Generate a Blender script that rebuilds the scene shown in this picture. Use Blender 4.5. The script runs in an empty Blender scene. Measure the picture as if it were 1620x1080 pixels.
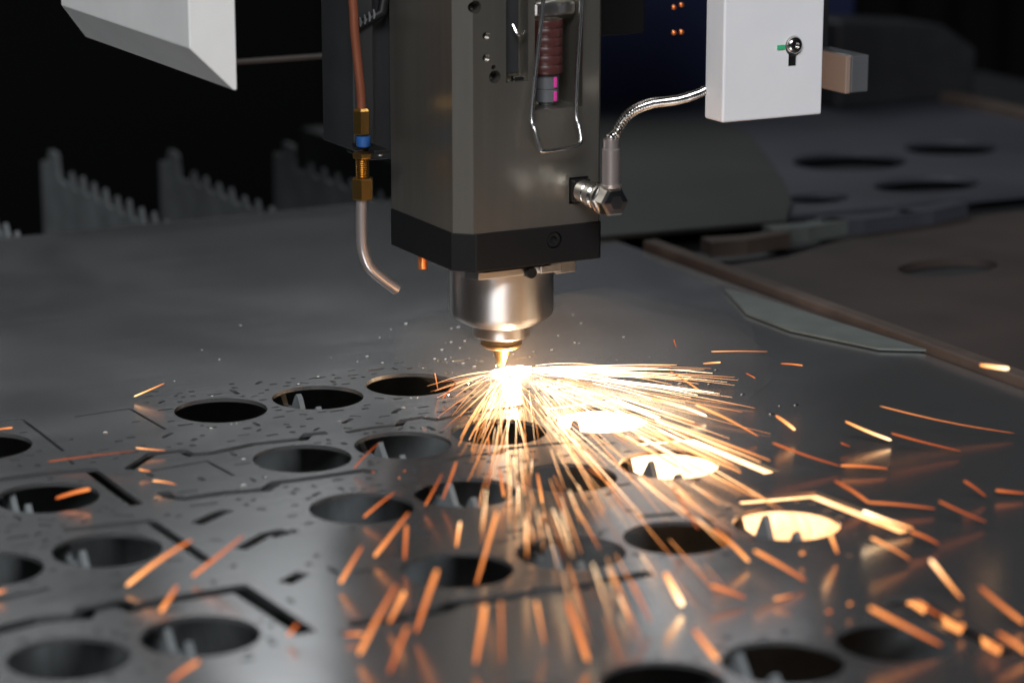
import bpy, bmesh, math, random
from mathutils import Vector, Matrix

# ------------------------------------------------------------------ camera
scene = bpy.context.scene
C = scene.collection
FPX = 4300.0                                   # focal length in photo pixels (1620 wide)
PITCH, TH = math.radians(14.0), math.radians(62.4)
fh = Vector((math.cos(TH), math.sin(TH), 0)); RT = Vector((math.sin(TH), -math.cos(TH), 0)); ZZ = Vector((0, 0, 1))
FW = fh*math.cos(PITCH) - ZZ*math.sin(PITCH); UP = fh*math.sin(PITCH) + ZZ*math.cos(PITCH)
def ray(x, y): return FW + RT*((x-810)/FPX) + UP*((540-y)/FPX)
CAM = -ray(793, 590)*1.15                      # the cut point is the origin, sheet top is z = 0
def gz(x, y, z=0.0):
    r = ray(x, y); return CAM + r*((z-CAM.z)/r.z)
def pu(x, y, u):
    r = ray(x, y); return CAM + r*((u-CAM.x)/r.x)
def pv(x, y, v):
    r = ray(x, y); return CAM + r*((v-CAM.y)/r.y)
def dep(x, y, t): return CAM + ray(x, y)*t

cd = bpy.data.cameras.new('camera'); cam = bpy.data.objects.new('camera', cd); C.objects.link(cam)
cam.matrix_world = Matrix((( RT.x, UP.x, -FW.x, CAM.x), (RT.y, UP.y, -FW.y, CAM.y), (RT.z, UP.z, -FW.z, CAM.z), (0, 0, 0, 1)))
cd.sensor_width = 36; cd.lens = 36*FPX/1620; cd.clip_start = 0.02; cd.clip_end = 100
cd.dof.use_dof = True; cd.dof.focus_distance = 1.13; cd.dof.aperture_fstop = 7.5; cd.dof.aperture_blades = 9
scene.camera = cam

# ------------------------------------------------------------------ light
w = bpy.data.worlds.new('World'); scene.world = w; w.use_nodes = True
w.node_tree.nodes['Background'].inputs[0].default_value = (0.75, 0.85, 1.0, 1)
w.node_tree.nodes['Background'].inputs[1].default_value = 0.012
def area(name, loc, target, sx, sy, power, col):
    l = bpy.data.lights.new(name, 'AREA'); l.shape = 'RECTANGLE'; l.size = sx; l.size_y = sy; l.energy = power; l.color = col
    o = bpy.data.objects.new(name, l); C.objects.link(o); o.location = loc
    o.rotation_euler = (Vector(target)-Vector(loc)).to_track_quat('-Z', 'Y').to_euler(); return o
# hall light in front of the machine (camera side, high); behind it, unseen fill lamps added for the sheet's sheen
area('hall_light_front', (-1.5, -2.2, 1.9), (0, 0, 0.1), 1.6, 0.8, 92, (0.95, 0.97, 1.0))
area('sheen_fill_back', (0.17, 1.08, 0.78), (-0.2, -0.3, 0.02), 1.08, 0.62, 3.9, (0.95, 0.98, 1.0))
area('sheen_strip_back', (-0.12, 1.08, 0.27), (-0.2, 0.1, 0.02), 0.36, 0.16, 0.10, (0.95, 0.98, 1.0))
pl = bpy.data.lights.new('cut_light', 'POINT'); pl.energy = 0.16; pl.color = (1.0, 0.55, 0.25); pl.shadow_soft_size = 0.003
po = bpy.data.objects.new('cut_light', pl); C.objects.link(po); po.location = (0.002, -0.006, 0.0050)
vs = scene.view_settings; vs.view_transform = 'Standard'; vs.look = 'None'; vs.exposure = 0; vs.gamma = 1
scene.cycles.use_denoising = True
scene.cycles.max_bounces = 8
scene.cycles.sample_clamp_indirect = 4.0

# ------------------------------------------------------------------ helpers
def mat(name, col, rough=0.5, metal=0.0, var=0.0, scale=60.0, bump=0.0, bscale=300.0, stretch=(1, 1, 1), rvar=0.0, coat=0.0, spec=0.5):
    m = bpy.data.materials.new(name); m.use_nodes = True; nt = m.node_tree; b = nt.nodes['Principled BSDF']
    b.inputs['Base Color'].default_value = (*col, 1); b.inputs['Roughness'].default_value = rough; b.inputs['Metallic'].default_value = metal
    b.inputs['Specular IOR Level'].default_value = spec
    if coat: b.inputs['Coat Weight'].default_value = coat
    if var or bump or rvar:
        tc = nt.nodes.new('ShaderNodeTexCoord'); mp = nt.nodes.new('ShaderNodeMapping'); mp.inputs['Scale'].default_value = stretch
        nt.links.new(tc.outputs['Object'], mp.inputs[0])
    if var or rvar:
        n = nt.nodes.new('ShaderNodeTexNoise'); n.inputs['Scale'].default_value = scale; n.inputs['Detail'].default_value = 6
        nt.links.new(mp.outputs[0], n.inputs['Vector'])
        if var:
            r = nt.nodes.new('ShaderNodeMapRange'); r.inputs[1].default_value = .3; r.inputs[2].default_value = .7
            r.inputs[3].default_value = 1-var; r.inputs[4].default_value = 1+var
            nt.links.new(n.outputs[0], r.inputs[0])
            mx = nt.nodes.new('ShaderNodeVectorMath'); mx.operation = 'SCALE'; mx.inputs[0].default_value = col
            nt.links.new(r.outputs[0], mx.inputs['Scale']); nt.links.new(mx.outputs[0], b.inputs['Base Color'])
        if rvar:
            r = nt.nodes.new('ShaderNodeMapRange'); r.inputs[1].default_value = .3; r.inputs[2].default_value = .7
            r.inputs[3].default_value = rough-rvar; r.inputs[4].default_value = rough+rvar
            nt.links.new(n.outputs[0], r.inputs[0]); nt.links.new(r.outputs[0], b.inputs['Roughness'])
    if bump:
        n2 = nt.nodes.new('ShaderNodeTexNoise'); n2.inputs['Scale'].default_value = bscale; n2.inputs['Detail'].default_value = 4
        nt.links.new(mp.outputs[0], n2.inputs['Vector'])
        bp = nt.nodes.new('ShaderNodeBump'); bp.inputs['Strength'].default_value = bump; bp.inputs['Distance'].default_value = 0.0004
        nt.links.new(n2.outputs[0], bp.inputs['Height']); nt.links.new(bp.outputs[0], b.inputs['Normal'])
    return m

M = {}
M['sheet'] = mat('mill_steel_sheet', (0.45, 0.455, 0.46), 0.24, 0.87, var=0.06, scale=9, bump=0.07, bscale=120, stretch=(1, .25, 1), rvar=0.06)
nt = M['sheet'].node_tree; b = nt.nodes['Principled BSDF']
tc = nt.nodes.new('ShaderNodeTexCoord'); mp = nt.nodes.new('ShaderNodeMapping'); mp.inputs['Scale'].default_value = (0.012, 1, 1); nt.links.new(tc.outputs['Object'], mp.inputs[0])
n1 = nt.nodes.new('ShaderNodeTexNoise'); n1.inputs['Scale'].default_value = 900; n1.inputs['Detail'].default_value = 5; nt.links.new(mp.outputs[0], n1.inputs['Vector'])
n2 = nt.nodes.new('ShaderNodeTexNoise'); n2.inputs['Scale'].default_value = 7; n2.inputs['Detail'].default_value = 8; n2.inputs['Distortion'].default_value = 1.2; nt.links.new(tc.outputs['Object'], n2.inputs['Vector'])
r1 = nt.nodes.new('ShaderNodeMapRange'); r1.inputs[1].default_value = .3; r1.inputs[2].default_value = .7; r1.inputs[3].default_value = -.018; r1.inputs[4].default_value = .018; nt.links.new(n1.outputs[0], r1.inputs[0])
r2 = nt.nodes.new('ShaderNodeMapRange'); r2.inputs[1].default_value = .35; r2.inputs[2].default_value = .68; r2.inputs[3].default_value = .20; r2.inputs[4].default_value = .25; nt.links.new(n2.outputs[0], r2.inputs[0])
ad = nt.nodes.new('ShaderNodeMath'); ad.operation = 'ADD'; nt.links.new(r1.outputs[0], ad.inputs[0]); nt.links.new(r2.outputs[0], ad.inputs[1])
nt.links.new(ad.outputs[0], b.inputs['Roughness'])
M['slat'] = mat('slat_steel', (0.17, 0.185, 0.19), 0.6, 0.0, var=0.25, scale=40, bump=0.3)
M['body'] = mat('anodised_body', (0.37, 0.345, 0.30), 0.34, 0.9, var=0.05, scale=200, bump=0.05, bscale=600, stretch=(1, 1, .05))
M['black'] = mat('black_anodised', (0.006, 0.006, 0.0065), 0.55, 0.0, bump=0.05, spec=0.3)
M['dark'] = mat('dark_painted_metal', (0.022, 0.023, 0.025), 0.5, 0.0, var=0.15)
M['pit'] = mat('pit_dust', (0.02, 0.019, 0.018), 0.9, 0.0, var=0.3)
M['chrome'] = mat('polished_steel', (0.62, 0.60, 0.57), 0.16, 1.0)
M['steel'] = mat('turned_steel', (0.74, 0.72, 0.70), 0.45, 1.0, bump=0.02, bscale=500, stretch=(.05, .05, 1))
nt = M['steel'].node_tree; b = nt.nodes['Principled BSDF']; tg = nt.nodes.new('ShaderNodeTangent'); tg.direction_type = 'RADIAL'; tg.axis = 'Z'
b.inputs['Anisotropic'].default_value = 0.92; b.inputs['Anisotropic Rotation'].default_value = 0.25; nt.links.new(tg.outputs[0], b.inputs['Tangent'])
M['wire'] = mat('spring_wire', (0.6, 0.6, 0.6), 0.25, 1.0)
M['white'] = mat('white_enamel', (0.80, 0.795, 0.81), 0.45, 0.0, var=0.05, scale=18, bump=0.06, bscale=220)
M['cover'] = mat('grey_enamel', (0.80, 0.80, 0.78), 0.5, 0.0, var=0.05, scale=30, bump=0.10, bscale=180)
M['copper'] = mat('copper_tube', (0.26, 0.085, 0.045), 0.45, 0.5, var=0.1)
M['brass'] = mat('brass', (0.50, 0.30, 0.09), 0.32, 1.0, var=0.08)
M['pale'] = mat('nickel_tube', (0.62, 0.55, 0.52), 0.3, 0.8)
M['blue'] = mat('blue_plastic', (0.015, 0.09, 0.30), 0.4)
M['green'] = mat('green_paint', (0.05, 0.45, 0.2), 0.6)
M['red'] = mat('red_brown_plastic', (0.075, 0.024, 0.022), 0.35)
M['grey'] = mat('grey_connector', (0.16, 0.165, 0.175), 0.35, 0.3)
M['magenta'] = mat('magenta_reflection', (0.75, 0.05, 0.35), 0.4)
M['rail'] = mat('rusty_rail', (0.085, 0.06, 0.048), 0.75, 0.1, var=0.35, scale=30, bump=0.4)
M['pale_strip'] = mat('pale_green_strip', (0.115, 0.13, 0.12), 0.6, 0.0, var=0.15)
M['plate_blue'] = mat('scrap_sheet', (0.065, 0.068, 0.085), 0.55, 0.3, var=0.2, scale=10)
M['plate_brown'] = mat('scorched_plate', (0.050, 0.036, 0.031), 0.7, 0.2, var=0.3, scale=14)
M['olive'] = mat('olive_reflection', (0.028, 0.028, 0.024), 0.65, 0.0, var=0.25, scale=12)
M['navy'] = mat('navy_panel', (0.012, 0.018, 0.06), 0.6)
M['peach'] = mat('warm_lit_side', (0.36, 0.26, 0.21), 0.55)
M['glint'] = mat('orange_glint', (0.9, 0.25, 0.06), 0.3, 0.6)
M['socket'] = mat('screw_black_oxide', (0.03, 0.03, 0.03), 0.35, 0.6)
M['curtain'] = mat('black_curtain', (0.0022, 0.0022, 0.0025), 0.9, spec=0.1)

# glowing metal: colour and strength follow the temperature stored on the mesh
def spark_mat():
    m = bpy.data.materials.new('glowing_metal'); m.use_nodes = True; nt = m.node_tree; nt.nodes.clear()
    out = nt.nodes.new('ShaderNodeOutputMaterial'); em = nt.nodes.new('ShaderNodeEmission'); at = nt.nodes.new('ShaderNodeAttribute'); at.attribute_name = 'glow_level'
    d = nt.nodes.new('ShaderNodeMath'); d.operation = 'DIVIDE'; d.inputs[1].default_value = 4.0
    nt.links.new(at.outputs['Fac'], d.inputs[0])
    cr = nt.nodes.new('ShaderNodeValToRGB'); e = cr.color_ramp.elements
    e[0].position = 0; e[0].color = (1, .15, .035, 1); e[1].position = 1; e[1].color = (1, .86, .68, 1)
    for p, c in ((.25, (1, .22, .058, 1)), (.5, (1, .37, .105, 1)), (.75, (1, .66, .36, 1))):
        k = e.new(p); k.color = c
    st = nt.nodes.new('ShaderNodeFloatCurve'); cu = st.mapping.curves[0]
    cu.points[0].location = (0, .02); cu.points[1].location = (1, 1)
    for p in ((.25, .075), (.5, .2), (.75, .5)): cu.points.new(*p)
    st.mapping.update()
    mu = nt.nodes.new('ShaderNodeMath'); mu.operation = 'MULTIPLY'; mu.inputs[1].default_value = 10.0
    nt.links.new(d.outputs[0], cr.inputs[0]); nt.links.new(d.outputs[0], st.inputs['Value']); nt.links.new(st.outputs[0], mu.inputs[0])
    nt.links.new(cr.outputs[0], em.inputs[0]); nt.links.new(mu.outputs[0], em.inputs[1]); nt.links.new(em.outputs[0], out.inputs[0])
    m.cycles.emission_sampling = 'NONE'
    return m
M['spark'] = spark_mat()

ORG = {}
def thing(name, label, cat, loc, group=None):
    o = bpy.data.objects.new(name, None); C.objects.link(o); o.location = loc; o.empty_display_size = 0.01
    o['label'] = label; o['category'] = cat
    if group: o['group'] = group
    ORG[o] = Vector(loc); return o
def obj(name, bm, m, parent=None, smooth=False, origin=None):
    """link a bmesh (world coordinates) as one object, as a child of parent when given"""
    org = ORG.get(parent, Vector((0, 0, 0))) if parent is not None else Vector(origin or (0, 0, 0))
    bmesh.ops.translate(bm, verts=bm.verts, vec=-org)
    if smooth:
        for f in bm.faces: f.smooth = True
    me = bpy.data.meshes.new(name); bm.to_mesh(me); bm.free(); me.materials.append(M[m])
    if smooth: me.set_sharp_from_angle(angle=math.radians(38))
    o = bpy.data.objects.new(name, me); C.objects.link(o)
    if parent is not None: o.parent = parent
    else: o.location = org
    ORG[o] = org
    return o
def tag(o, label, cat, group=None):
    o['label'] = label; o['category'] = cat
    if group: o['group'] = group
    return o
def box(x0, x1, y0, y1, z0, z1, bev=0.0, seg=2, bm=None):
    bm = bm or bmesh.new()
    r = bmesh.ops.create_cube(bm, size=1.0)
    for v in r['verts']:
        v.co = Vector((x0+(v.co.x+.5)*(x1-x0), y0+(v.co.y+.5)*(y1-y0), z0+(v.co.z+.5)*(z1-z0)))
    if bev:
        es = list({e for v in r['verts'] for e in v.link_edges})
        bmesh.ops.bevel(bm, geom=es, offset=bev, segments=seg, affect='EDGES', profile=.5)
    return bm
def prism(poly, z0, z1, bm=None, bev=0.0):
    bm = bm or bmesh.new()
    a = [bm.verts.new((x, y, z0)) for x, y in poly]; b = [bm.verts.new((x, y, z1)) for x, y in poly]; n = len(poly)
    fs = [bm.faces.new(a[::-1]), bm.faces.new(b)]
    for i in range(n): fs.append(bm.faces.new((a[i], a[(i+1) % n], b[(i+1) % n], b[i])))
    bmesh.ops.recalc_face_normals(bm, faces=fs)
    if bev: bmesh.ops.bevel(bm, geom=list({e for f in fs for e in f.edges}), offset=bev, segments=2, affect='EDGES', profile=.5)
    return bm
def lathe(profile, p0=(0, 0, 0), axis=(0, 0, 1), seg=48, bm=None):
    """profile: list of (radius, distance along axis)"""
    bm = bm or bmesh.new(); ax = Vector(axis).normalized(); q = Vector((0, 0, 1)).rotation_difference(ax)
    rings = []
    for r, h in profile:
        rings.append([bm.verts.new(Vector(p0)+q @ Vector((max(r, 1e-5)*math.cos(2*math.pi*i/seg), max(r, 1e-5)*math.sin(2*math.pi*i/seg), h))) for i in range(seg)])
    for a, b in zip(rings, rings[1:]):
        for i in range(seg): bm.faces.new((a[i], a[(i+1) % seg], b[(i+1) % seg], b[i]))
    bm.faces.new(rings[0][::-1]); bm.faces.new(rings[-1])
    bmesh.ops.recalc_face_normals(bm, faces=bm.faces)
    return bm
def catmull(pts, n=8):
    P = [Vector(p) for p in pts]; P = [P[0]*2-P[1]]+P+[P[-1]*2-P[-2]]; out = []
    for i in range(1, len(P)-2):
        for k in range(n):
            t = k/n; a, b, c, d = P[i-1:i+3]
            out.append(.5*((2*b)+(c-a)*t+(2*a-5*b+4*c-d)*t*t+(3*b-a-3*c+d)*t**3))
    out.append(P[-2]); return out
def tube(pts, rad, seg=12, bm=None, caps=True, heat=None, layer=None):
    """rad: number or list, one per point"""
    bm = bm or bmesh.new(); P = [Vector(p) for p in pts]; n = len(P)
    R = rad if isinstance(rad, (list, tuple)) else [rad]*n
    t0 = (P[1]-P[0]).normalized(); nrm = t0.orthogonal().normalized(); rings = []
    for i in range(n):
        t = (P[min(i+1, n-1)]-P[max(i-1, 0)]).normalized()
        nrm = (nrm - t*nrm.dot(t)).normalized(); bi = t.cross(nrm)
        ring = [bm.verts.new(P[i]+(nrm*math.cos(2*math.pi*k/seg)+bi*math.sin(2*math.pi*k/seg))*R[i]) for k in range(seg)]
        if layer is not None:
            for v in ring: v[layer] = heat[i] if isinstance(heat, (list, tuple)) else heat
        rings.append(ring)
    for a, b in zip(rings, rings[1:]):
        for k in range(seg): bm.faces.new((a[k], a[(k+1) % seg], b[(k+1) % seg], b[k]))
    if caps: bm.faces.new(rings[0][::-1]); bm.faces.new(rings[-1])
    return bm
def cut(o, cutter_bm):
    """subtract a closed bmesh (world coordinates) from object o"""
    org = ORG[o]; bmesh.ops.translate(cutter_bm, verts=cutter_bm.verts, vec=-org); bmesh.ops.recalc_face_normals(cutter_bm, faces=cutter_bm.faces)
    me = bpy.data.meshes.new('c'); cutter_bm.to_mesh(me); cutter_bm.free()
    c = bpy.data.objects.new('c', me); C.objects.link(c); c.parent = o.parent; c.location = o.location
    md = o.modifiers.new('b', 'BOOLEAN'); md.operation = 'DIFFERENCE'; md.solver = 'EXACT'; md.object = c
    bpy.context.view_layer.update(); dg = bpy.context.evaluated_depsgraph_get()
    nm = bpy.data.meshes.new_from_object(o.evaluated_get(dg)); o.modifiers.clear()
    old = o.data; o.data = nm; nm.name = o.name; bpy.data.objects.remove(c); bpy.data.meshes.remove(old)
def perforated(name, outer, holes, mt, z, th):
    """flat plate with real holes: constrained triangulation, keep what lies in the outline only"""
    from mathutils.geometry import delaunay_2d_cdt
    vs_ = []; fc = []
    for lp in [outer]+holes:
        if sum(p[0]*q[1]-q[0]*p[1] for p, q in zip(lp, lp[1:]+lp[:1])) < 0: lp = lp[::-1]
        k = len(vs_); vs_ += [Vector((p[0]*1000, p[1]*1000)) for p in lp]; fc.append(list(range(k, len(vs_))))
    V, E_, F, ov, oe, of = delaunay_2d_cdt(vs_, [], fc, 0, 1e-4)
    keep = [f for f, g in zip(F, of) if list(g) == [0]]
    bm = bmesh.new(); a = [bm.verts.new((v.x/1000, v.y/1000, 0)) for v in V]
    for f in keep: bm.faces.new([a[i] for i in f])
    bmesh.ops.delete(bm, geom=[v for v in bm.verts if not v.link_faces], context='VERTS')
    for f in bm.faces:
        f.normal_update()
        if f.normal.z < 0: f.normal_flip()
    topf = list(bm.faces); be = [e for e in bm.edges if len(e.link_faces) == 1]; low = {}
    for v in list(bm.verts): low[v] = bm.verts.new(v.co+Vector((0, 0, -th)))
    for f in topf: bm.faces.new([low[v] for v in f.verts][::-1])
    for e in be:
        l = e.link_loops[0]; p, q = l.vert, l.link_loop_next.vert
        bm.faces.new((q, p, low[p], low[q]))
    bmesh.ops.translate(bm, verts=bm.verts, vec=(0, 0, z))
    return obj(name, bm, mt)
def structure(o): o['kind'] = 'structure'; return o
def stuff(o, label, cat): o['kind'] = 'stuff'; o['label'] = label; o['category'] = cat; return o

# ------------------------------------------------------------------ setting: the machine's pit and the dark back of the enclosure
structure(obj('pit_floor', box(-1.2, 1.6, -0.9, 1.3, -0.34, -0.30), 'pit'))
bm = bmesh.new()
n = 90
prev = None
for i in range(n+1):                               # pleated black curtain along the back
    x = -0.9+2.7*i/n; y = 1.15+(0.012 if i % 2 and x > .45 else 0.0)
    a = bm.verts.new((x, y, -0.30)); b = bm.verts.new((x, y, 1.1))
    if prev: bm.faces.new((prev[0], a, b, prev[1]))
    prev = (a, b)
structure(obj('back_curtain', bm, 'curtain'))

# ------------------------------------------------------------------ support slats
def slat_mesh(v0, v1, thick, zt, zb, pitch, phase, seed, td=0.0074):
    bm = bmesh.new(); pr = []                     # side outline (v, z)
    pr.append((v0, zb)); v = v0
    k0 = math.ceil((v0-phase)/pitch); rs = random.Random(seed)
    pr.append((v0, zt-0.0085)); k = k0
    while True:
        c = phase+k*pitch
        if c+0.006 > v1-0.030: break
        if c-0.006 > v0:
            zz_ = zt-abs(rs.gauss(0, .0006))-(rs.uniform(.001, .003) if rs.random() < .12 else 0); e = rs.uniform(-.0006, .0006); q = rs.uniform(.0008, .0018)
            pr += [(c-0.0056+e, zt-td+rs.uniform(-.0006, .0006)), (c-q, zz_-0.0012), (c+e*.5, zz_), (c+q, zz_-0.0012), (c+0.0056+e, zt-td+rs.uniform(-.0006, .0006))]
        k += 1
    pr += [(v1-0.033, zt-0.0085), (v1-0.030, zt+0.005), (v1-0.0275, zt+0.0065), (v1-0.0165, zt+0.0065), (v1-0.0145, zt+0.004), (v1-0.0135, zt-0.002), (v1, zt-0.003), (v1, zb)]
    a = [bm.verts.new((-thick/2, y, z)) for y, z in pr]; b = [bm.verts.new((thick/2, y, z)) for y, z in pr]
    bm.faces.new(a); bm.faces.new(b[::-1]); m = len(pr)
    for i in range(m): bm.faces.new((a[i], b[i], b[(i+1) % m], a[(i+1) % m]))
    bmesh.ops.recalc_face_normals(bm, faces=bm.faces)
    bmesh.ops.triangulate(bm, faces=[f for f in bm.faces if len(f.verts) > 4])
    return bm
for k in range(-4, 4):
    u = (-0.087+0.073*k) if k != 1 else -0.0052
    o = obj('support_slat', slat_mesh(-0.46, 0.555, 0.0022, -0.0016, -0.09, 0.020, 0.0, k+40, 0.0100 if k == 1 else 0.0074), 'slat')
    o.location = (u, (0.006, -0.004, 0.0, 0.003, -0.006, 0.046, 0.012, 0.006, 0.0)[k+4], 0)
    lab = {1: 'toothed support slat whose spikes stand dark against the glowing holes', 2: 'toothed support slat just beyond the glowing molten stream',
           3: 'toothed support slat closest to the rusty brown bar'}.get(k, 'grey toothed support slat under the dark round holes of the sheet')
    tag(o, lab, 'slat', 'toothed slats carrying the sheet')

# ------------------------------------------------------------------ the perforated sheet
T = 0.0016; HR = 0.0187
HOLES = [(-127, 0), (-84.5, 0), (-42, 1), (-227, -6), (-269.5, -6), (-125, -78), (-83.5, -79), (-42.5, -80), (1, -83),
         (-226, -81), (-269, -80), (-131, -145), (-90, -145), (-48.5, -146), (-6.5, -149), (-227, -148), (-269, -149),
         (-131, -221.5), (-89, -223), (-49, -226), (-7, -230), (-272, -241), (-229.5, -241), (-314, -240), (-42, -345), (-82.5, -343.5), (-123.5, -342), (-165, -341)]
HOLES = [(x/1000, y/1000) for x, y in HOLES]
SLOTS = [  # photo pixels along the cut, width in mm
    ([(0, 665), (35, 663), (67, 687), (100, 713)], 1.51),
    ([(118, 659), (205, 646), (262, 679)], 1.51),
    ([(203, 742), (240, 718), (287, 713), (302, 719), (333, 717), (403, 702), (480, 694), (487, 687), (517, 684)], 4.48),
    ([(548, 684), (585, 677), (631, 672), (638, 665), (668, 660), (690, 664), (730, 656), (789, 647), (835, 641)], 3.54),
    ([(235, 745), (327, 729), (370, 752)], 1.70),
    ([(257, 777), (267, 785), (293, 788), (357, 779), (420, 774), (437, 763), (500, 755), (573, 744), (594, 747)], 4.97),
    ([(665, 733), (712, 727), (740, 720), (792, 716), (797, 710), (872, 702), (930, 697)], 3.54),
    ([(-30, 762), (0, 758), (67, 750), (143, 743), (182, 773), (217, 798)], 5.20),
    ([(100, 838), (166, 831), (237, 824), (300, 867), (328, 887)], 4.25),
    ([(-40, 1004), (0, 995), (59, 980), (130, 974), (138, 962), (190, 952), (213, 961), (277, 946), (379, 930), (486, 1001)], 7.35),
    ([(-30, 953), (0, 947), (79, 930)], 3.78),
    ([(552, 986), (640, 975), (703, 962), (723, 952), (793, 946), (858, 934), (907, 931), (947, 921), (1029, 905)], 6.62),
    ([(858, 645), (972, 629), (1038, 660)], 7.00),
    ([(1005, 700), (1092, 693), (1222, 747)], 7.28),
    ([(1168, 792), (1287, 782), (1436, 840)], 7.28),
    ([(1403, 951), (1448, 949), (1489, 976), (1600, 1034)], 7.00),
    ([(1008, 817), (1072, 812)], 3.78), ([(800, 842), (835, 836), (872, 833)], 2.65), ([(640, 848), (690, 838)], 2.65),
    ([(560, 905), (610, 897)], 2.27), ([(380, 868), (420, 845), (450, 838)], 4.73), ([(300, 800), (345, 795)], 1.89),
    ([(310, 828), (345, 812), (362, 806)], 5.20), ([(450, 922), (480, 905)], 5.67), ([(430, 848), (470, 838)], 3.78),
]
def seg_d(p, a, b):
    ax, ay = a; bx, by = b; px_, py_ = p; dx, dy = bx-ax, by-ay
    t = max(0, min(1, ((px_-ax)*dx+(py_-ay)*dy)/(dx*dx+dy*dy))); return math.hypot(px_-ax-t*dx, py_-ay-t*dy)
def strip(poly, wd):
    L = []; Rr = []; n = len(poly)
    for i in range(n):
        d0 = (poly[i]-poly[i-1]).normalized() if i else None; d1 = (poly[i+1]-poly[i]).normalized() if i < n-1 else None
        d0 = d0 or d1; d1 = d1 or d0; nn = Vector((-(d0+d1).y, (d0+d1).x)).normalized()
        k = 1/max(.45, nn.dot(Vector((-d1.y, d1.x)))); q = wd/2*k
        L.append(poly[i]+nn*q); Rr.append(poly[i]-nn*q)
    return L+Rr[::-1]
rng = random.Random(7)
loops = []; lines = []
for c in HOLES:
    loops.append([Vector((c[0]+HR*math.cos(2*math.pi*i/72), c[1]+HR*math.sin(2*math.pi*i/72))) for i in range(72)])
for pts, wd in SLOTS:
    pl2 = [gz(*p).to_2d() for p in pts]
    for c in HOLES:                               # keep every cut clear of the round holes
        for i, p in enumerate(pl2):
            d = p-Vector(c); need = HR+wd/2000+.0022
            if d.length < need: pl2[i] = Vector(c)+d.normalized()*need
    loops.append(strip(pl2, wd/1000)); lines.append((pl2, wd/2000))
small = []
def try_small(x, y, a, L, Wd):
    r = math.hypot(L, Wd)/2
    for c in HOLES:
        if math.hypot(x-c[0], y-c[1]) < HR+r*.75+.0012: return
    for pl2, hw in lines:
        for p, q in zip(pl2, pl2[1:]):
            if seg_d((x, y), p, q) < hw+r+.001: return
    for sx, sy, sr in small:
        if math.hypot(x-sx, y-sy) < sr+r+.0006: return
    if abs(x) < .006 and abs(y) < .006: return
    small.append((x, y, r)); ca, sa = math.cos(a), math.sin(a)
    loops.append([Vector((x+ca*i*L/2-sa*j*Wd/2, y+sa*i*L/2+ca*j*Wd/2)) for i, j in ((-1, -.6), (-.8, -1), (.8, -1), (1, -.6), (1, .6), (.8, 1), (-.8, 1), (-1, .6))])
for c in HOLES:
    for i in range(28):
        a = rng.uniform(0, 2*math.pi); r = HR+rng.uniform(.0025, .008)
        L = rng.choice((.0022, .003, .004, .0065)); try_small(c[0]+r*math.cos(a), c[1]+r*math.sin(a), rng.choice((0, 0, 0, math.pi/2, .6, -.6)), L, rng.uniform(.0013, .0022))
for i in range(800):
    x = rng.uniform(-.31, .02); y = rng.choice((rng.uniform(-.27, .034), rng.gauss(-.04, .012), rng.gauss(-.115, .01), rng.gauss(.026, .004)))
    if x < -.15 and y > .0: continue
    L = rng.choice((.0025, .0035, .005, .008)); try_small(x, y, rng.choice((0, 0, 0, math.pi/2, .7, -.7)), L, rng.uniform(.0012, .0024))
for x, y in ((800, 552), (825, 553), (842, 562), (757, 571), (740, 576), (815, 568), (668, 571), (700, 575), (828, 566), (585, 590), (640, 586), (690, 586)):
    p = gz(x, y); try_small(p.x, p.y, 0, .0032, .0016)
outer = [(-.43, -.50), (.178, -.50), (.178, .368), (-.43, .368)]
so = perforated('perforated_sheet', outer, loops, 'sheet', 0, T)
tag(so, 'large grey steel sheet with rows of round cut-outs and dark cut lines', 'steel sheet')

# ------------------------------------------------------------------ laser cutting head
head = thing('laser_head', 'square metal laser cutting head with black foot and steel nozzle over the sheet', 'cutting head', (0, 0, 0.003))
x0, x1, y0, y1, zb, zt = -.0345, .0307, -.0305, .034, .0682, .235
c = .0062
body = obj('body', prism([(x0+c, y0), (x1-.0015, y0), (x1, y0+.0015), (x1, y1), (x0, y1), (x0, y0+c)], zb, zt), 'body', head)
cut(body, box(-.0005, .0215, y0-.01, y0+.022, .1165, .25))           # window with the lens drawer
cut(body, box(-.0135, -.0035, y0-.01, y0+.007, .1285, .25))            # dark groove beside it
for p, r, d in (((752, 12), .0026, .012), ((783, 122), .0026, .012), ((769, 57), .0016, .006), ((769, 92), .0016, .006), ((781, 107), .0010, .006), ((752, -6), .0010, .006)):
    q = pv(*p, y0); cut(body, lathe([(r, -.01), (r, d)], q, (0, 1, 0), 24))
cut(body, box(.0155, .0245, y0-.01, y0+.006, .0765, .0875))            # notch for the gas fitting
obj('window_lining', box(-.0005, .0215, y0+.0222, y0+.023, .1165, .235), 'black', head)
for p, r in (((752, 12), .0024), ((783, 122), .0024)):
    q = pv(*p, y0+.006); obj('cap_screw', lathe([(r, 0), (r, .004)], q, (0, 1, 0), 20), 'socket', head, True)
for p in ((769, 57), (769, 92)):
    q = pv(*p, y0+.0016); obj('grub_screw', lathe([(.0013, 0), (.0015, .0005), (.0015, .004)], q, (0, 1, 0), 20), 'chrome', head, True)
g = obj('groove_slider', box(-.0122, -.0058, y0+.0035, y0+.0065, .1315, .232, .0006), 'dark', head)
obj('slider_clip', box(-.0098, -.0048, y0+.0005, y0+.0035, .1285, .1305, .0004), 'chrome', head)
obj('slider_clip', tube(catmull([(-.010, y0+.001, .1515), (-.0085, y0-.001, .1475), (-.0055, y0-.001, .1490)], 4), .0006, 8), 'chrome', head, True)
dr = obj('lens_drawer', box(.0015, .0205, y0+.004, y0+.012, .1535, .1590, .0012), 'steel', head)
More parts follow.
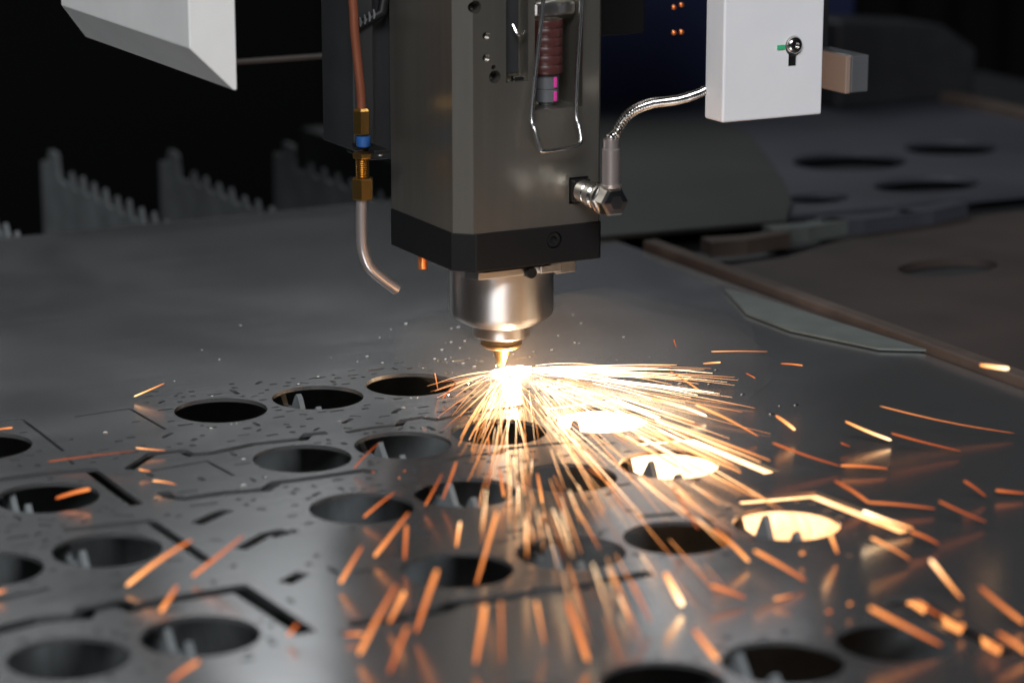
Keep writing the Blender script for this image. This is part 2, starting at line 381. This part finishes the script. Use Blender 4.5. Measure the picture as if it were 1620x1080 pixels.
# ribbed holder inside the window
prof = []
for i in range(6):
    z = .1515-i*.0037; prof += [(.0070, z), (.0072, z-.0006), (.0072, z-.0028), (.0069, z-.0033)]
obj('ribbed_plug', lathe([(r, z) for r, z in prof][::-1], (.0100, y0+.0105, 0), (0, 0, 1), 32), 'red', head, True)
cn = obj('connector', lathe([(.0030, .1166), (.0036, .1180), (.0050, .1182), (.0050, .1228), (.0046, .1232), (.0051, .1236), (.0051, .1292)], (.0105, y0+.0105, 0), (0, 0, 1), 32), 'grey', head, True)
obj('magenta_glint', box(.0112, .0126, y0+.0051, y0+.0058, .1240, .1285, .0003), 'magenta', cn)  # magenta reflection on the connector, put in as coloured strips
obj('magenta_glint', box(.0112, .0126, y0+.0051, y0+.0058, .1185, .1226, .0003), 'magenta', cn)
# wire latch
wp = [pv(862, -40, y0-.003), pv(858, 20, y0-.003), pv(849, 100, y0-.003), pv(841, 184, y0-.0045), pv(846, 205, y0-.007), pv(854, 234, y0-.009), pv(860, 239, y0-.0095), pv(888, 236, y0-.0095), pv(912, 230, y0-.0095), pv(919, 223, y0-.009), pv(916, 200, y0-.007), pv(911, 178, y0-.0045), pv(914, 100, y0-.003), pv(919, 20, y0-.003), pv(921, -40, y0-.003)]
obj('wire_latch', tube(catmull(wp, 5), .00085, 10), 'wire', head, True)
# black foot
ft = obj('foot_block', prism([(x0+c+.001, y0-.0005), (x1-.001, y0-.0005), (x1+.0005, y0+.001), (x1+.0005, y1), (x0-.0005, y1), (x0-.0005, y0+c+.001)], .0525, .0681, bev=.0004), 'black', head)
q = pv(877, 380, y0-.0005)
cut(ft, lathe([(.0035, -.002), (.0035, .003)], q, (0, 1, 0), 24))
sc = obj('foot_screw', lathe([(.0016, .0022), (.0016, .0008), (.0030, .0008), (.0031, .0030)], q, (0, 1, 0), 24), 'socket', head, True)
obj('foot_skirt', prism([(-.022, -.0285), (.0085, -.0285), (.0085, .02), (-.0300, .02), (-.0300, -.020)], .0512, .0524), 'black', head)
# clamp pieces under the foot
obj('clamp_plate', prism([(-.024, -.0265), (.006, -.0265), (.011, -.024), (.022, -.02), (.022, .018), (-.025, .018), (-.0275, -.021)], .0480, .0511, bev=.0003), 'steel', head)
lug = pv(868, 420, -.028)
obj('clamp_lug', box(.0035, .0135, -.0285, -.022, .0482, .0524, .0004), 'steel', head)
obj('clamp_lug', box(.0120, .0215, -.0262, -.021, .0468, .0524, .0004), 'steel', head)
for p in ((842, 432),):
    q = pv(*p, -.029); obj('clamp_bolt', lathe([(.0022, 0), (.0024, .0006), (.0024, .006)], q, (0, 1, 0), 20), 'socket', head, True)
q = pv(669, 414, .012); obj('adjuster_bolt', lathe([(.0018, -.003), (.0020, -.0026), (.0020, .009)], q, (0, 0, 1), 20), 'glint', head, True)  # the copper light on this bolt is put into its colour
# nozzle
nh = obj('nozzle_holder', lathe([(.0122, .0215), (.0150, .0222), (.0182, .0238), (.0206, .0256), (.0217, .0268), (.0220, .0280), (.0220, .0474), (.0216, .0479)], seg=96), 'steel', head, True)
obj('collar', lathe([(.0085, .0158), (.0112, .0163), (.0120, .0172), (.0120, .0216)], seg=72), 'steel', head, True)
nz = obj('nozzle', lathe([(.0007, .0031), (.0013, .0031), (.0017, .0040), (.0040, .0108), (.0070, .0112), (.0086, .0124), (.0088, .0132), (.0078, .0136), (.0088, .0141), (.0086, .0157)], seg=72), 'brass', head, True)

# ------------------------------------------------------------------ gas fitting on the head and its braided hose
fit = thing('gas_fitting', 'chrome elbow gas fitting screwed into the lower front of the laser head', 'pipe fitting', (.0200, y0-.006, .082))
ux, uz = .0200, .0822
obj('flange', box(.0160, .0240, y0-.003, y0+.0058, .0775, .0868, .0006), 'socket', fit)
obj('barrel', lathe([(.0040, 0), (.0048, .0008), (.0048, .006), (.0040, .0066), (.0040, .0075), (.0054, .0082), (.0054, .0125), (.0046, .0132), (.0046, .018)], (ux, y0-.0035, uz), (0, -1, 0), 32), 'chrome', fit, True)
obj('hex_end', lathe([(.0050, 0), (.0062, .001), (.0062, .0080), (.0054, .0095), (.003, .0100)], (ux, y0-.0215, uz), (0, -1, 0), 6), 'chrome', fit)
obj('retaining_ring', lathe([(.0052, 0), (.0066, .0005), (.0066, .0018), (.0052, .0024)], (ux, y0-.0205, uz), (0, -1, 0), 32), 'chrome', fit, True)
hy = y0-.0265
obj('hose_sleeve', lathe([(.0042, .0055), (.0044, .006), (.0044, .0065), (.0036, .0068), (.0036, .0210), (.0031, .0214), (.0031, .0250)], (ux, hy, uz), (0, 0, 1), 32), 'pale', fit, True)
hp = catmull([(ux, hy, uz+.0245), (ux+.0002, hy, uz+.0262), pv(975, 212, hy), pv(981, 199, hy), pv(998, 178, hy), pv(1030, 164, hy+.002), pv(1075, 157, hy+.006), pv(1115, 143, hy+.012), pv(1150, 120, hy+.017), pv(1180, 80, hy+.020), pv(1200, -20, hy+.020)], 40)
# resample and corrugate
acc = [hp[0]]; step = .00016
for p in hp:
    while (p-acc[-1]).length >= step: acc.append(acc[-1]+(p-acc[-1]).normalized()*step)
rad = [.0019+.00028*math.cos(2*math.pi*i*step/.0013) for i in range(len(acc))]
tag(obj('braided_hose', tube(acc, rad, 14), 'chrome', None, True, origin=acc[0]), 'thin ribbed silver hose curving from the elbow fitting to the white box', 'hose')

# ------------------------------------------------------------------ white box on the right
wb = thing('white_enclosure', 'white painted box with a keyhole and chrome screw beside the laser head', 'enclosure', (.094, -.06, .11))
A = pv(1143, 195, -.06); B = pv(1300, 178, -.06)
wbo = obj('housing', box(A.x, B.x, -.06, -.0458, A.z, .26, .0009, 3), 'white', wb)
q = pv(1256, 73, -.06)
cut(wbo, lathe([(.0042, -.004), (.0042, .006)], q, (0, 1, 0), 32))
q2 = q+Vector((-.0004, 0, -.0055))
cut(wbo, box(q2.x-.0021, q2.x+.0021, -.064, -.054, q2.z-.0028, q2.z+.003))
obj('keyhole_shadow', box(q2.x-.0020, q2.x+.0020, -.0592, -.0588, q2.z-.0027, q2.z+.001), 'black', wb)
obj('keyhole_back', box(q.x-.007, q.x+.007, -.0535, -.0528, q.z-.010, q.z+.008), 'black', wb)
s2 = obj('screw', lathe([(.0014, -.0006), (.0014, -.0019), (.0022, -.0019), (.0032, -.0013), (.0037, -.0004), (.0038, .005)], q+Vector((0, -.0002, .0004)), (0, 1, 0), 32), 'chrome', wb, True)
obj('green_mark', box(q.x-.0082, q.x-.0046, -.0606, -.06005, q.z-.0010, q.z+.0008), 'green', wb)
obj('mounting_arm', box(.085, .105, -.0457, .06, .185, .21), 'dark', wb)

blk = thing('cable_clamp', 'small grey block with a side coloured as warm-lit, half hidden behind the white box', 'block', (.1716, 0, .1065))
obj('warm_lit_cheek', box(.1716, .1742, 0.0005, .030, .1065, .1232, .0004), 'peach', blk)  # side lit warm by the cut, that light put into its colour
obj('grey_body', box(.1743, .1835, 0, .030, .1068, .1232, .0006), 'grey', blk)
obj('arm', box(.174, .182, .0305, .05, .108, .24), 'dark', blk)

# ------------------------------------------------------------------ carriage behind the head
car = thing('carriage', 'dark painted machine carriage that holds the laser head', 'machine carriage', (-.04, .05, .086))
E1 = pv(560, 240, .034)
obj('side_block', box(E1.x, E1.x+.0095, .034, .066, E1.z, .26, .0006), 'dark', car)
obj('spine', box(E1.x+.0096, .0305, .0405, .064, .088, .26, .0008), 'dark', car)
F1 = pv(950, 45, .042)
obj('motor_block', box(.0308, .052, .036, .075, .141, .26, .0015), 'black', car)
F2 = pv(1040, 90, .06)
obj('cable_bracket', prism([(.0522, .05), (.098, .05), (.098, .075), (.0522, .075)], .132, .26, bev=.001), 'black', car)
for px_, py_ in ((1066, 12), (1078, 8), (1066, 52), (1078, 51)):
    q = pv(px_, py_, .0498); obj('glint_screw', lathe([(.0006, -.001), (.0011, -.0006), (.0011, .0004)], q, (0, 1, 0), 12), 'glint', car, True)  # tiny lit screws, their orange glint put into the colour
obj('top_beam', box(-.24, .24, .08, .20, .262, .36, .002), 'dark', car)
rl = pv(440, 92, .21)
obj('rail_lip', box(pv(335, 96, .2).x, .06, .196, .204, .1085, .1098), 'rail', car)
obj('rail_hanger', box(.028, .038, .19, .2, .1099, .264), 'black', car)

# ------------------------------------------------------------------ side blow tube on its bracket
TV = .02
tb = thing('blow_tube', 'copper and brass air tube with a bent pale tip beside the laser head', 'air tube', pv(573, 240, TV))
def P(x, y): return pv(x, y, TV)
mm = .00026
obj('copper_tube', tube(catmull([P(545, -90), P(553, -40), P(559, 10), P(561, 50), P(566, 100), P(571, 150), P(572, 176)], 6), .0019, 16), 'copper', tb, True)
cx = P(573, 240)
def zz(y): return P(573, y).z
obj('upper_nut', lathe([(.0031, zz(213)), (.0036, zz(211)), (.0036, zz(175)), (.0030, zz(171))], (cx.x, TV, 0), (0, 0, 1), 6), 'brass', tb)
obj('blue_collar', lathe([(.0026, zz(232)), (.0030, zz(230)), (.0030, zz(215))], (cx.x+.0006, TV, 0), (0, 0, 1), 24), 'blue', tb, True)
prof = []; z = zz(282)
while z < zz(246): prof += [(.0023, z), (.0029, z+.00045)]; z += .0009
obj('threaded_stem', lathe(prof, (cx.x, TV, 0), (0, 0, 1), 28), 'brass', tb, True)
obj('jam_nut', lathe([(.0040, zz(250)), (.0043, zz(248)), (.0043, zz(242))], (cx.x, TV, 0), (0, 0, 1), 6), 'brass', tb)
obj('lower_nut', lathe([(.0042, zz(315)), (.0047, zz(313)), (.0047, zz(283)), (.0042, zz(281))], (cx.x, TV, 0), (0, 0, 1), 6), 'brass', tb)
obj('bent_tip', tube(catmull([P(572, 312), P(572, 350), P(573, 385), P(577, 405), P(586, 424), P(606, 442), P(628, 458)], 8), .00235, 18), 'pale', tb, True)
br = thing('tube_bracket', 'thin black bracket plate clamping the brass tube fitting', 'bracket', (cx.x, TV, zz(240)))
bp_ = obj('plate', box(E1.x-.001, cx.x+.0085, TV-.0085, .0339, zz(241), zz(234), .0004), 'black', br)
cut(bp_, lathe([(.0031, -.01), (.0031, .01)], (cx.x, TV, zz(238)), (0, 0, 1), 24))
obj('small_screw', lathe([(.0006, -.0012), (.0013, -.0008), (.0014, 0)], (cx.x+.0062, TV-.004, zz(241)-.0002), (0, 0, 1), 14), 'chrome', br, True)
# ribbed cable end above
rb = thing('ribbed_conduit', 'short black ribbed conduit end behind the copper tube', 'conduit', (-.043, .033, .155))
for i in range(4):
    q = pv(570+7.2*i, 36-4.2*i, .031); obj('rib', tube([q+Vector((0, 0, -.0018)), q+Vector((.0003, 0, 0)), q+Vector((-.0002, 0, .0022))], [.0003, .0007, .0003], 8), 'grey', rb, True)
obj('conduit_core', tube([pv(564, 44, .0335), pv(604, 20, .0335), pv(618, -60, .0335)], .0022, 14), 'black', rb, True)

# ------------------------------------------------------------------ bevelled cover at the upper left
U0 = -.125; UI = U0-.018
cv = thing('machine_cover', 'pale grey angular machine cover hanging above the toothed slats', 'machine cover', pu(370, 145, U0))
oc = [pu(370, 145, U0), pu(135, 57, U0)]; ic = [pu(300, 75, UI), pu(97, 11, UI)]
top = .30
bm = bmesh.new()
z_o = (oc[0].z+oc[1].z)/2; z_i = (ic[0].z+ic[1].z)/2; dz = z_i-z_o
o_ = [Vector((U0, oc[0].y, z_o)), Vector((U0, oc[1].y, z_o)), Vector((U0, oc[1].y, top)), Vector((U0, oc[0].y, top))]
i_ = [Vector((UI, ic[0].y, z_i)), Vector((UI, ic[1].y, z_i)), Vector((UI, ic[1].y, top-dz)), Vector((UI, ic[0].y, top-dz))]
bk = [p+Vector((.0014, 0, 0)) for p in o_]
vo = [bm.verts.new(p) for p in o_]; vi = [bm.verts.new(p) for p in i_]; vb = [bm.verts.new(p) for p in bk]
bm.faces.new(vi); bm.faces.new(vb[::-1])
for k in range(4):
    bm.faces.new((vo[k], vo[(k+1) % 4], vi[(k+1) % 4], vi[k])); bm.faces.new((vo[k], vb[k], vb[(k+1) % 4], vo[(k+1) % 4]))
bmesh.ops.recalc_face_normals(bm, faces=bm.faces)
bmesh.ops.bevel(bm, geom=list(bm.edges), offset=.0005, segments=2, affect='EDGES', profile=.5)
obj('shell', bm, 'cover', cv)
obj('mounting_arm', box(U0+.0018, U0+.03, .05, .16, .2, .29), 'dark', cv)

# ------------------------------------------------------------------ table edge and the next table on the right
tag(obj('table_rail', box(.180, .1885, -.55, .19, -.012, .0045, .001), 'rail', origin=(.187, 0, -.012)), 'rusty brown bar along the edge of the cutting table', 'bar')
pp = [gz(*p, -.004).to_2d() for p in ((1145, 474), (1180, 482), (1300, 520), (1465, 572), (1390, 570), (1250, 540), (1180, 513))]
tag(obj('offcut_strip', prism([tuple(p) for p in pp], .0006, .0016), 'pale_strip', origin=(.165, 0, .0006)), 'pale thin offcut lying on the sheet along the brown bar', 'offcut')
def plate(name, outline, holes, mt, z, th, label, cat):
    return tag(perforated(name, outline, holes, mt, z, th), label, cat)
def ell(cx_, cy_, ra, rb_, n=40): return [(cx_+ra*math.cos(2*math.pi*i/n), cy_+rb_*math.sin(2*math.pi*i/n)) for i in range(n)]
wedge = [tuple(gz(*p).to_2d()) for p in ((1150, 186), (1185, 205), (1215, 245), (1246, 300), (1255, 318), (1235, 250), (1240, 210), (1262, 186))]
plate('scrap_sheet', [(.196, .232), (.60, .214), (.61, .62), (.196, .62)],
      [ell(.418, .350, .036, .030), ell(.415, .268, .034, .022), ell(.50, .36, .03, .026), ell(.56, .30, .03, .026), ell(.335, .262, .02, .014)],
      'plate_blue', 0, .003, 'dark bluish scrap sheet with oval holes on the neighbouring table', 'steel sheet')
op = [tuple(gz(*p, .003).to_2d()) for p in ((930, 374), (1244, 347), (1252, 318), (1240, 285), (1222, 258), (1190, 215), (1150, 190), (930, 186))]
tag(obj('olive_reflection', prism(op, .0002, .0026), 'olive', origin=(.25, .3, .0002)), 'olive grey reflection with a curved edge, laid as a sheet on the bluish scrap sheet', 'steel sheet')  # curved reflection modelled as a thin olive layer
c0 = gz(1500, 410)
plate('scorched_plate', [(.196, -.30), (.62, -.30), (.62, .190), (.40, .197), (.30, .180), (.245, .155), (.196, .15)], [ell(c0.x, c0.y, .028, .018)], 'plate_brown', -.004, .004,
      'dark brown scorched plate with an oval hole beyond the brown bar', 'steel plate')
rr = random.Random(3)
for i, (x, y, L, ang, m_, lb) in enumerate([(1275, 365, .05, .05, 'pale_strip', 'pale metal offcut lying between the bluish scrap sheet and scorched plate'),
                           (1370, 352, .06, -.1, 'plate_blue', 'bluish offcut lying against the edge of the scrap sheet'),
                           (1470, 338, .05, .12, 'plate_blue', 'narrow bluish offcut at the far end of the scrap row'),
                           (1180, 385, .05, .0, 'rail', 'rusty brown offcut lying behind the brown bar')]):
    p = gz(x, y); dx = Vector((math.cos(ang), math.sin(ang), 0)); dy = Vector((-dx.y, dx.x, 0)); bm = bmesh.new()
    out = [p+dx*(-L/2)+dy*-.006, p+dx*(-L*.1)+dy*-.009, p+dx*(L/2)+dy*-.004, p+dx*(L*.45)+dy*.006, p+dx*(L*.0)+dy*.003, p+dx*(-L*.45)+dy*.008]
    tag(obj('offcut', prism([tuple(q.to_2d()) for q in out], -.0038, .004, bm), m_, origin=(p.x, p.y, -.0038)), lb, 'offcut')
structure(obj('side_table', box(.193, .75, -.5, .66, -.05, -.0082), 'dark'))
tag(obj('table_guide', prism([(.604, .20), (.616, .20), (.616, .63), (.604, .63)], -.0081, .006, bev=.001), 'rail', origin=(.61, .4, 0)), 'dull metal guide bar along the far side of the scrap sheet', 'bar')
hb = gz(1515, 150)
bm = bmesh.new()
bm = prism([(hb.x-.115, .0), (hb.x, .0), (hb.x, .034), (hb.x-.028, .052), (hb.x-.115, .060)], 0, .05)
for v in bm.verts: v.co = Vector((v.co.x, hb.y-.02+v.co.z, v.co.y+.0003))
bmesh.ops.recalc_face_normals(bm, faces=bm.faces); bmesh.ops.bevel(bm, geom=list(bm.edges), offset=.003, segments=3, affect='EDGES', profile=.5)
tag(obj('dark_housing', bm, 'dark', origin=(hb.x, hb.y, 0)), 'dark grey housing with a sloping top on the scrap sheet', 'housing')
tag(obj('navy_panel', box(.33, .60, .612, .618, .0003, .14, .001), 'navy', origin=(.46, .615, 0)), 'navy blue panel standing at the back of the neighbouring table', 'panel')

# ------------------------------------------------------------------ fire: stream under the sheet, flash, spray, loose sparks
def heat_layer(bm): return bm.verts.layers.float.new('glow_level')
rg = random.Random(11)
# stream of molten metal in the channel between two slats
bm = bmesh.new(); hl = heat_layer(bm); NV, NZ = 90, 14; grid = []
for i in range(NV+1):
    v = .10-.45*i/NV; row = []
    for j in range(NZ+1):
        z = -.003-.062*j/NZ
        x = .046+.004*math.sin(v*70+j)+rg.uniform(-.002, .002)
        q = bm.verts.new((x, v, z)); d = max(0, -v)
        q[hl] = max(2.1, 3.4-d*5.0)+rg.uniform(-.12, .12)+(-.35*(j/NZ)) if v > -.30 else 1.6
        row.append(q)
    grid.append(row)
back = [[bm.verts.new(q.co+Vector((.004, 0, 0))) for q in r] for r in grid]
for r, r2 in zip(grid, back):
    for q, q2 in zip(r, r2): q2[hl] = q[hl]
for a in range(NV):
    for b in range(NZ):
        bm.faces.new((grid[a][b], grid[a][b+1], grid[a+1][b+1], grid[a+1][b])); bm.faces.new((back[a][b], back[a+1][b], back[a+1][b+1], back[a][b+1]))
edge_i = [(a, 0) for a in range(NV+1)]
for a in range(NV):
    bm.faces.new((grid[a][0], grid[a+1][0], back[a+1][0], back[a][0])); bm.faces.new((grid[a][NZ], back[a][NZ], back[a+1][NZ], grid[a+1][NZ]))
for b in range(NZ):
    bm.faces.new((grid[0][b], back[0][b], back[0][b+1], grid[0][b+1])); bm.faces.new((grid[NV][b], grid[NV][b+1], back[NV][b+1], back[NV][b]))
stuff(obj('molten_stream', bm, 'spark'), 'glowing yellow stream of molten sparks below the sheet', 'molten metal')

# white-hot flash on the cut
bm = bmesh.new(); hl = heat_layer(bm)
bmesh.ops.create_icosphere(bm, subdivisions=3, radius=1)
for v in bm.verts:
    n_ = v.co.normalized(); k = 1+.25*math.sin(n_.x*9+n_.y*5)*math.cos(n_.y*11)
    v.co = Vector((.0045+n_.x*.0085*k, -.001+n_.y*.0042*k, .0009+max(-.0008, n_.z*.0013*k))); v[hl] = 4
tag(obj('cut_flash', bm, 'spark', origin=(.003, -.003, 0)), 'white-hot molten glow where the nozzle cuts the sheet', 'molten metal')

# fine spray
bm = bmesh.new(); hl = heat_layer(bm)
def streak(bm, hl, pts, r, h0, h1):
    n_ = len(pts); rad = [r*(.35+.65*math.sin(math.pi*min(1, (i+.4)/(n_-.2)))) for i in range(n_)]
    tube(pts, rad, 5, bm, True, [h0+(h1-h0)*i/(n_-1) for i in range(n_)], hl)
def fan(n, a0, a1, l0, l1, z0, z1, r0, r1, h0, h1, s0=0.0, s1=.25, power=1.0):
    for _ in range(n):
        a = math.radians(rg.uniform(a0, a1)); L = l0+(l1-l0)*rg.random()**power; s = rg.uniform(s0, s1)
        e = (803+L*math.cos(a), 589+L*math.sin(a)); zh = rg.uniform(z0, z1)
        p1 = gz(*e, zh); p0 = Vector((rg.uniform(-.003, .010), rg.uniform(-.008, .001), .001)); hop = rg.uniform(.0, .0022)
        bend = Vector((rg.gauss(0, .0007), rg.gauss(0, .0007), 0))
        pts = []
        for i in range(7):
            t = s+(1-s)*i/6; q = p0.lerp(p1, t)+bend*math.sin(math.pi*t); q.z = max(.0006, .0015+(zh-.0015)*t+hop*4*t*(1-t)); pts.append(q)
        h = rg.uniform(h0, h1); streak(bm, hl, pts, rg.uniform(r0, r1), min(4, h+.7), h-.35)
fan(46, -4, 7, 110, 370, .001, .009, .00006, .00017, 2.2, 3.6, .08, .5)
fan(42, 6, 27, 120, 430, .0, .006, .00006, .00016, 1.8, 3.2, .2, .6)
fan(38, 27, 60, 90, 330, .0, .008, .00006, .00016, 1.8, 3.1, .22, .6)
fan(38, 60, 115, 50, 190, .0, .008, .00006, .00015, 1.7, 2.9, .22, .55)
fan(24, 115, 176, 50, 140, .0, .004, .00006, .00015, 1.5, 2.8, .12, .5)
fan(9, 118, 128, 90, 150, .0, .006, .00014, .00028, 2.2, 2.8, .1, .35)
fan(46, 14, 75, 230, 500, .002, .02, .00007, .00026, 1.1, 2.6, .76, .93)
fan(42, 58, 104, 120, 320, .002, .02, .00007, .00021, 1.2, 2.7, .72, .92)
fan(16, 18, 30, 260, 440, .001, .01, .00020, .00042, 2.0, 2.8, .55, .8)
stuff(obj('spark_spray', bm, 'spark'), 'dense fan of fine glowing sparks spraying from the cut point', 'sparks')

# loose sparks: photo pixels of the two ends, width in photo pixels, heat, metres in front of the focus plane
LOOSE = [(212, 627, 260, 606, 5, 2.3, 0), (88, 788, 143, 773, 12, 1.0, .10), (200, 926, 304, 853, 14, 1.4, .2), (304, 911, 386, 846, 11, .7, .2),
 (254, 967, 281, 925, 16, 1.1, .22), (456, 1005, 472, 985, 12, .7, .2), (538, 922, 573, 863, 13, 1.1, .2), (592, 880, 647, 810, 13, 1.2, .16), (640, 885, 643, 830, 11, .7, .16),
 (575, 818, 625, 778, 8, .9, .1), (568, 1035, 628, 925, 16, .9, .25), (615, 985, 640, 935, 13, 1.2, .22), (658, 1000, 692, 900, 15, .8, .24), (615, 1065, 645, 990, 12, .4, .26),
 (753, 925, 787, 808, 10, 1.3, .16), (722, 865, 728, 825, 9, 2, .1), (790, 740, 797, 785, 8, 1.3, .06), (850, 748, 858, 795, 8, 1.6, .08), (752, 1050, 768, 955, 14, 1.1, .22),
 (792, 950, 795, 1050, 7, .9, .2), (848, 950, 862, 1020, 8, 1.4, .18), (896, 950, 930, 1045, 16, .8, .24), (1052, 905, 1080, 957, 18, 2.1, .22), (1000, 920, 1030, 985, 9, .5, .2),
 (1098, 995, 1135, 1043, 17, 1.1, .25), (1128, 835, 1185, 888, 11, 1.4, .16), (1193, 870, 1275, 918, 13, 1.1, .2), (1125, 925, 1180, 945, 12, .8, .2), (1225, 947, 1253, 940, 8, 1.4, .16),
 (1306, 825, 1325, 875, 14, 2.0, .14), (1365, 808, 1445, 835, 10, 2.7, .12), (1378, 850, 1440, 885, 8, 1.6, .12), (1472, 885, 1522, 947, 13, 2.0, .18), (1375, 960, 1490, 1020, 16, .9, .25),
 (1550, 928, 1620, 985, 13, .8, .22), (1578, 1000, 1625, 1032, 13, .9, .24), (1320, 760, 1375, 795, 9, .8, .1), (1373, 794, 1480, 804, 8, .8, .12), (1330, 736, 1405, 741, 9, 1.0, .08),
 (1222, 700, 1330, 737, 7, .7, .06), (1227, 657, 1258, 680, 10, 1.9, .08), (1337, 666, 1410, 696, 9, 2.3, .06), (1392, 642, 1605, 685, 2, 1.5, 0), (1410, 685, 1520, 713, 6, .6, .06),
 (1550, 577, 1596, 583, 12, 2.3, .14), (1235, 575, 1270, 578, 5, 1.2, .02), (1125, 556, 1215, 556, 2, 1.9, 0), (1066, 537, 1070, 550, 4, .7, .02), (1485, 792, 1560, 825, 7, .5, .1),
 (1575, 775, 1622, 780, 9, .6, .1), (1525, 760, 1560, 785, 8, .4, .1), (1112, 575, 1140, 573, 5, 2.1, 0), (215, 708, 262, 712, 4, 2.0, .02), (220, 742, 238, 745, 5, 1.7, .04),
 (242, 760, 278, 766, 5, 2.0, .04), (-8, 679, 20, 676, 5, 1.4, .02), (75, 730, 215, 713, 4, .4, .02), (1060, 587, 1110, 620, 5, 1.6, .02), (1030, 630, 1118, 658, 8, 2.8, .02),
 (268, 1078, 315, 1045, 13, .7, .25), (545, 1003, 575, 1003, 10, .9, .22), (-8, 938, 10, 932, 10, 1.3, .18), (1100, 640, 1200, 690, 7, 2.0, .04), (700, 790, 722, 730, 7, .9, .04),
 (672, 800, 700, 748, 7, .8, .06), (560, 740, 600, 700, 5, .5, .02), (688, 590, 693, 618, 4, 1.6, .0), (700, 630, 722, 605, 5, 1.0, .0), (1180, 590, 1195, 598, 4, .8, .02),
 (745, 690, 772, 640, 5, 1.6, .02), (772, 690, 775, 720, 5, 1.4, .02), (930, 740, 980, 775, 4, 1.2, .04), (1010, 745, 1060, 800, 5, 1.0, .08), (1330, 700, 1345, 706, 5, .5, .04),
 (1065, 770, 1105, 838, 8, .6, .12), (1440, 840, 1485, 860, 10, .7, .14), (1445, 950, 1490, 975, 12, .5, .2)]
DOTS = [(1312, 967, 16, 1.2), (1345, 955, 14, 1.9), (1520, 990, 22, 1.7), (1575, 1022, 22, 1.2), (1270, 875, 16, 1.9), (790, 750, 6, 1.6), (640, 745, 7, .9), (590, 747, 6, 1.2), (632, 756, 6, 1.7), (672, 680, 6, 1.3)]
def loose(pts, wpx, t, heat, label, group):
    bm = bmesh.new(); hl = heat_layer(bm); rg2 = rg.random() < .6
    r = max(.00022, wpx*.5*t/FPX*.56); n_ = len(pts)
    prof = [(.25 if i in (0, n_-1) else .8 if i in (1, n_-2) else 1.0)*r*((1-.55*i/(n_-1)) if rg2 else (.7+.3*i/(n_-1))) for i in range(n_)]
    tube(pts, prof, 8, bm, True, [heat*(1.0-.5*i/(n_-1)) if rg2 else heat*(.6+.4*i/(n_-1)) for i in range(n_)], hl)
    tag(obj('spark', bm, 'spark', None, True, origin=pts[0]), label, 'spark', group)
for x0_, y0_, x1_, y1_, wpx, h, near in LOOSE:
    t = 1.13-near
    # keep it above the sheet: never deeper than the surface under its lower end
    lim = min((0.002-CAM.z)/ray(x0_, y0_).z, (0.002-CAM.z)/ray(x1_, y1_).z) if True else t
    t0_ = min(t, lim); a = dep(x0_, y0_, t0_); b = dep(x1_, y1_, t0_)
    bend = UP*rg.uniform(-.02, .035)*(b-a).length; pts = []
    ends = (b-a).length
    for i, s in enumerate((0, .04, .2, .4, .6, .8, .96, 1)): pts.append(a.lerp(b, s)+bend*math.sin(math.pi*s))
    if h >= 1.5: lb, gp = 'short bright yellow spark streak flying loose above the sheet', 'bright yellow loose sparks'
    elif h >= .75: lb, gp = 'short orange spark streak flying loose above the sheet', 'orange loose sparks'
    else: lb, gp = 'faint dark orange spark streak fading above the sheet', 'faint loose sparks'
    loose(pts, wpx, t0_, h+.4+near*2.6, lb, gp)
for x, y, wpx, h in DOTS:
    t0_ = min(1.0, (0.003-CAM.z)/ray(x, y).z); a = dep(x-wpx*.25, y, t0_); b = dep(x+wpx*.25, y-1, t0_)
    loose([a.lerp(b, s) for s in (0, .15, .5, .85, 1)], wpx*.8, t0_, h+.3, 'round glowing orange blob of molten spatter over the sheet', 'molten spatter blobs')

# spatter beads frozen on the sheet round the cut
bm = bmesh.new(); nb = 0
while nb < 150:
    r = abs(rg.gauss(0, .075))+.010; a = rg.uniform(0, 2*math.pi); x, y = r*math.cos(a), r*math.sin(a)*.9-.01
    if x > .09 or any(math.hypot(x-c[0], y-c[1]) < HR+.001 for c in HOLES): continue
    sz = rg.uniform(.0003, .0010); q = bmesh.ops.create_icosphere(bm, subdivisions=1, radius=1)
    for v in q['verts']: v.co = Vector((x+v.co.x*sz*rg.uniform(1, 1.15)*1.4, y+v.co.y*sz, v.co.z*sz*.55+.0001))
    nb += 1
stuff(obj('spatter_beads', bm, 'chrome', None, True), 'tiny frozen metal beads scattered on the sheet round the cut', 'spatter')

# thin haze volume added for a bloom of light round the cut
bm = bmesh.new(); bmesh.ops.create_icosphere(bm, subdivisions=3, radius=1)
for v in bm.verts:
    n_ = v.co.normalized(); k = 1+.18*math.sin(5*n_.x+2)*math.cos(4*n_.y)
    v.co = Vector((.022+n_.x*.075*k, -.03+n_.y*.070*k, max(.0004, .012+n_.z*.022*k)))
m = bpy.data.materials.new('bloom_haze'); m.use_nodes = True; nt = m.node_tree; nt.nodes.clear()
ou = nt.nodes.new('ShaderNodeOutputMaterial'); pvn = nt.nodes.new('ShaderNodeVolumePrincipled')
pvn.inputs['Color'].default_value = (.95, .93, .9, 1); pvn.inputs['Density'].default_value = 0.7
nt.links.new(pvn.outputs[0], ou.inputs['Volume']); M['bloom_haze'] = m
stuff(obj('bloom_haze', bm, 'bloom_haze', None, True), 'thin added haze giving a warm bloom round the cut point', 'haze')
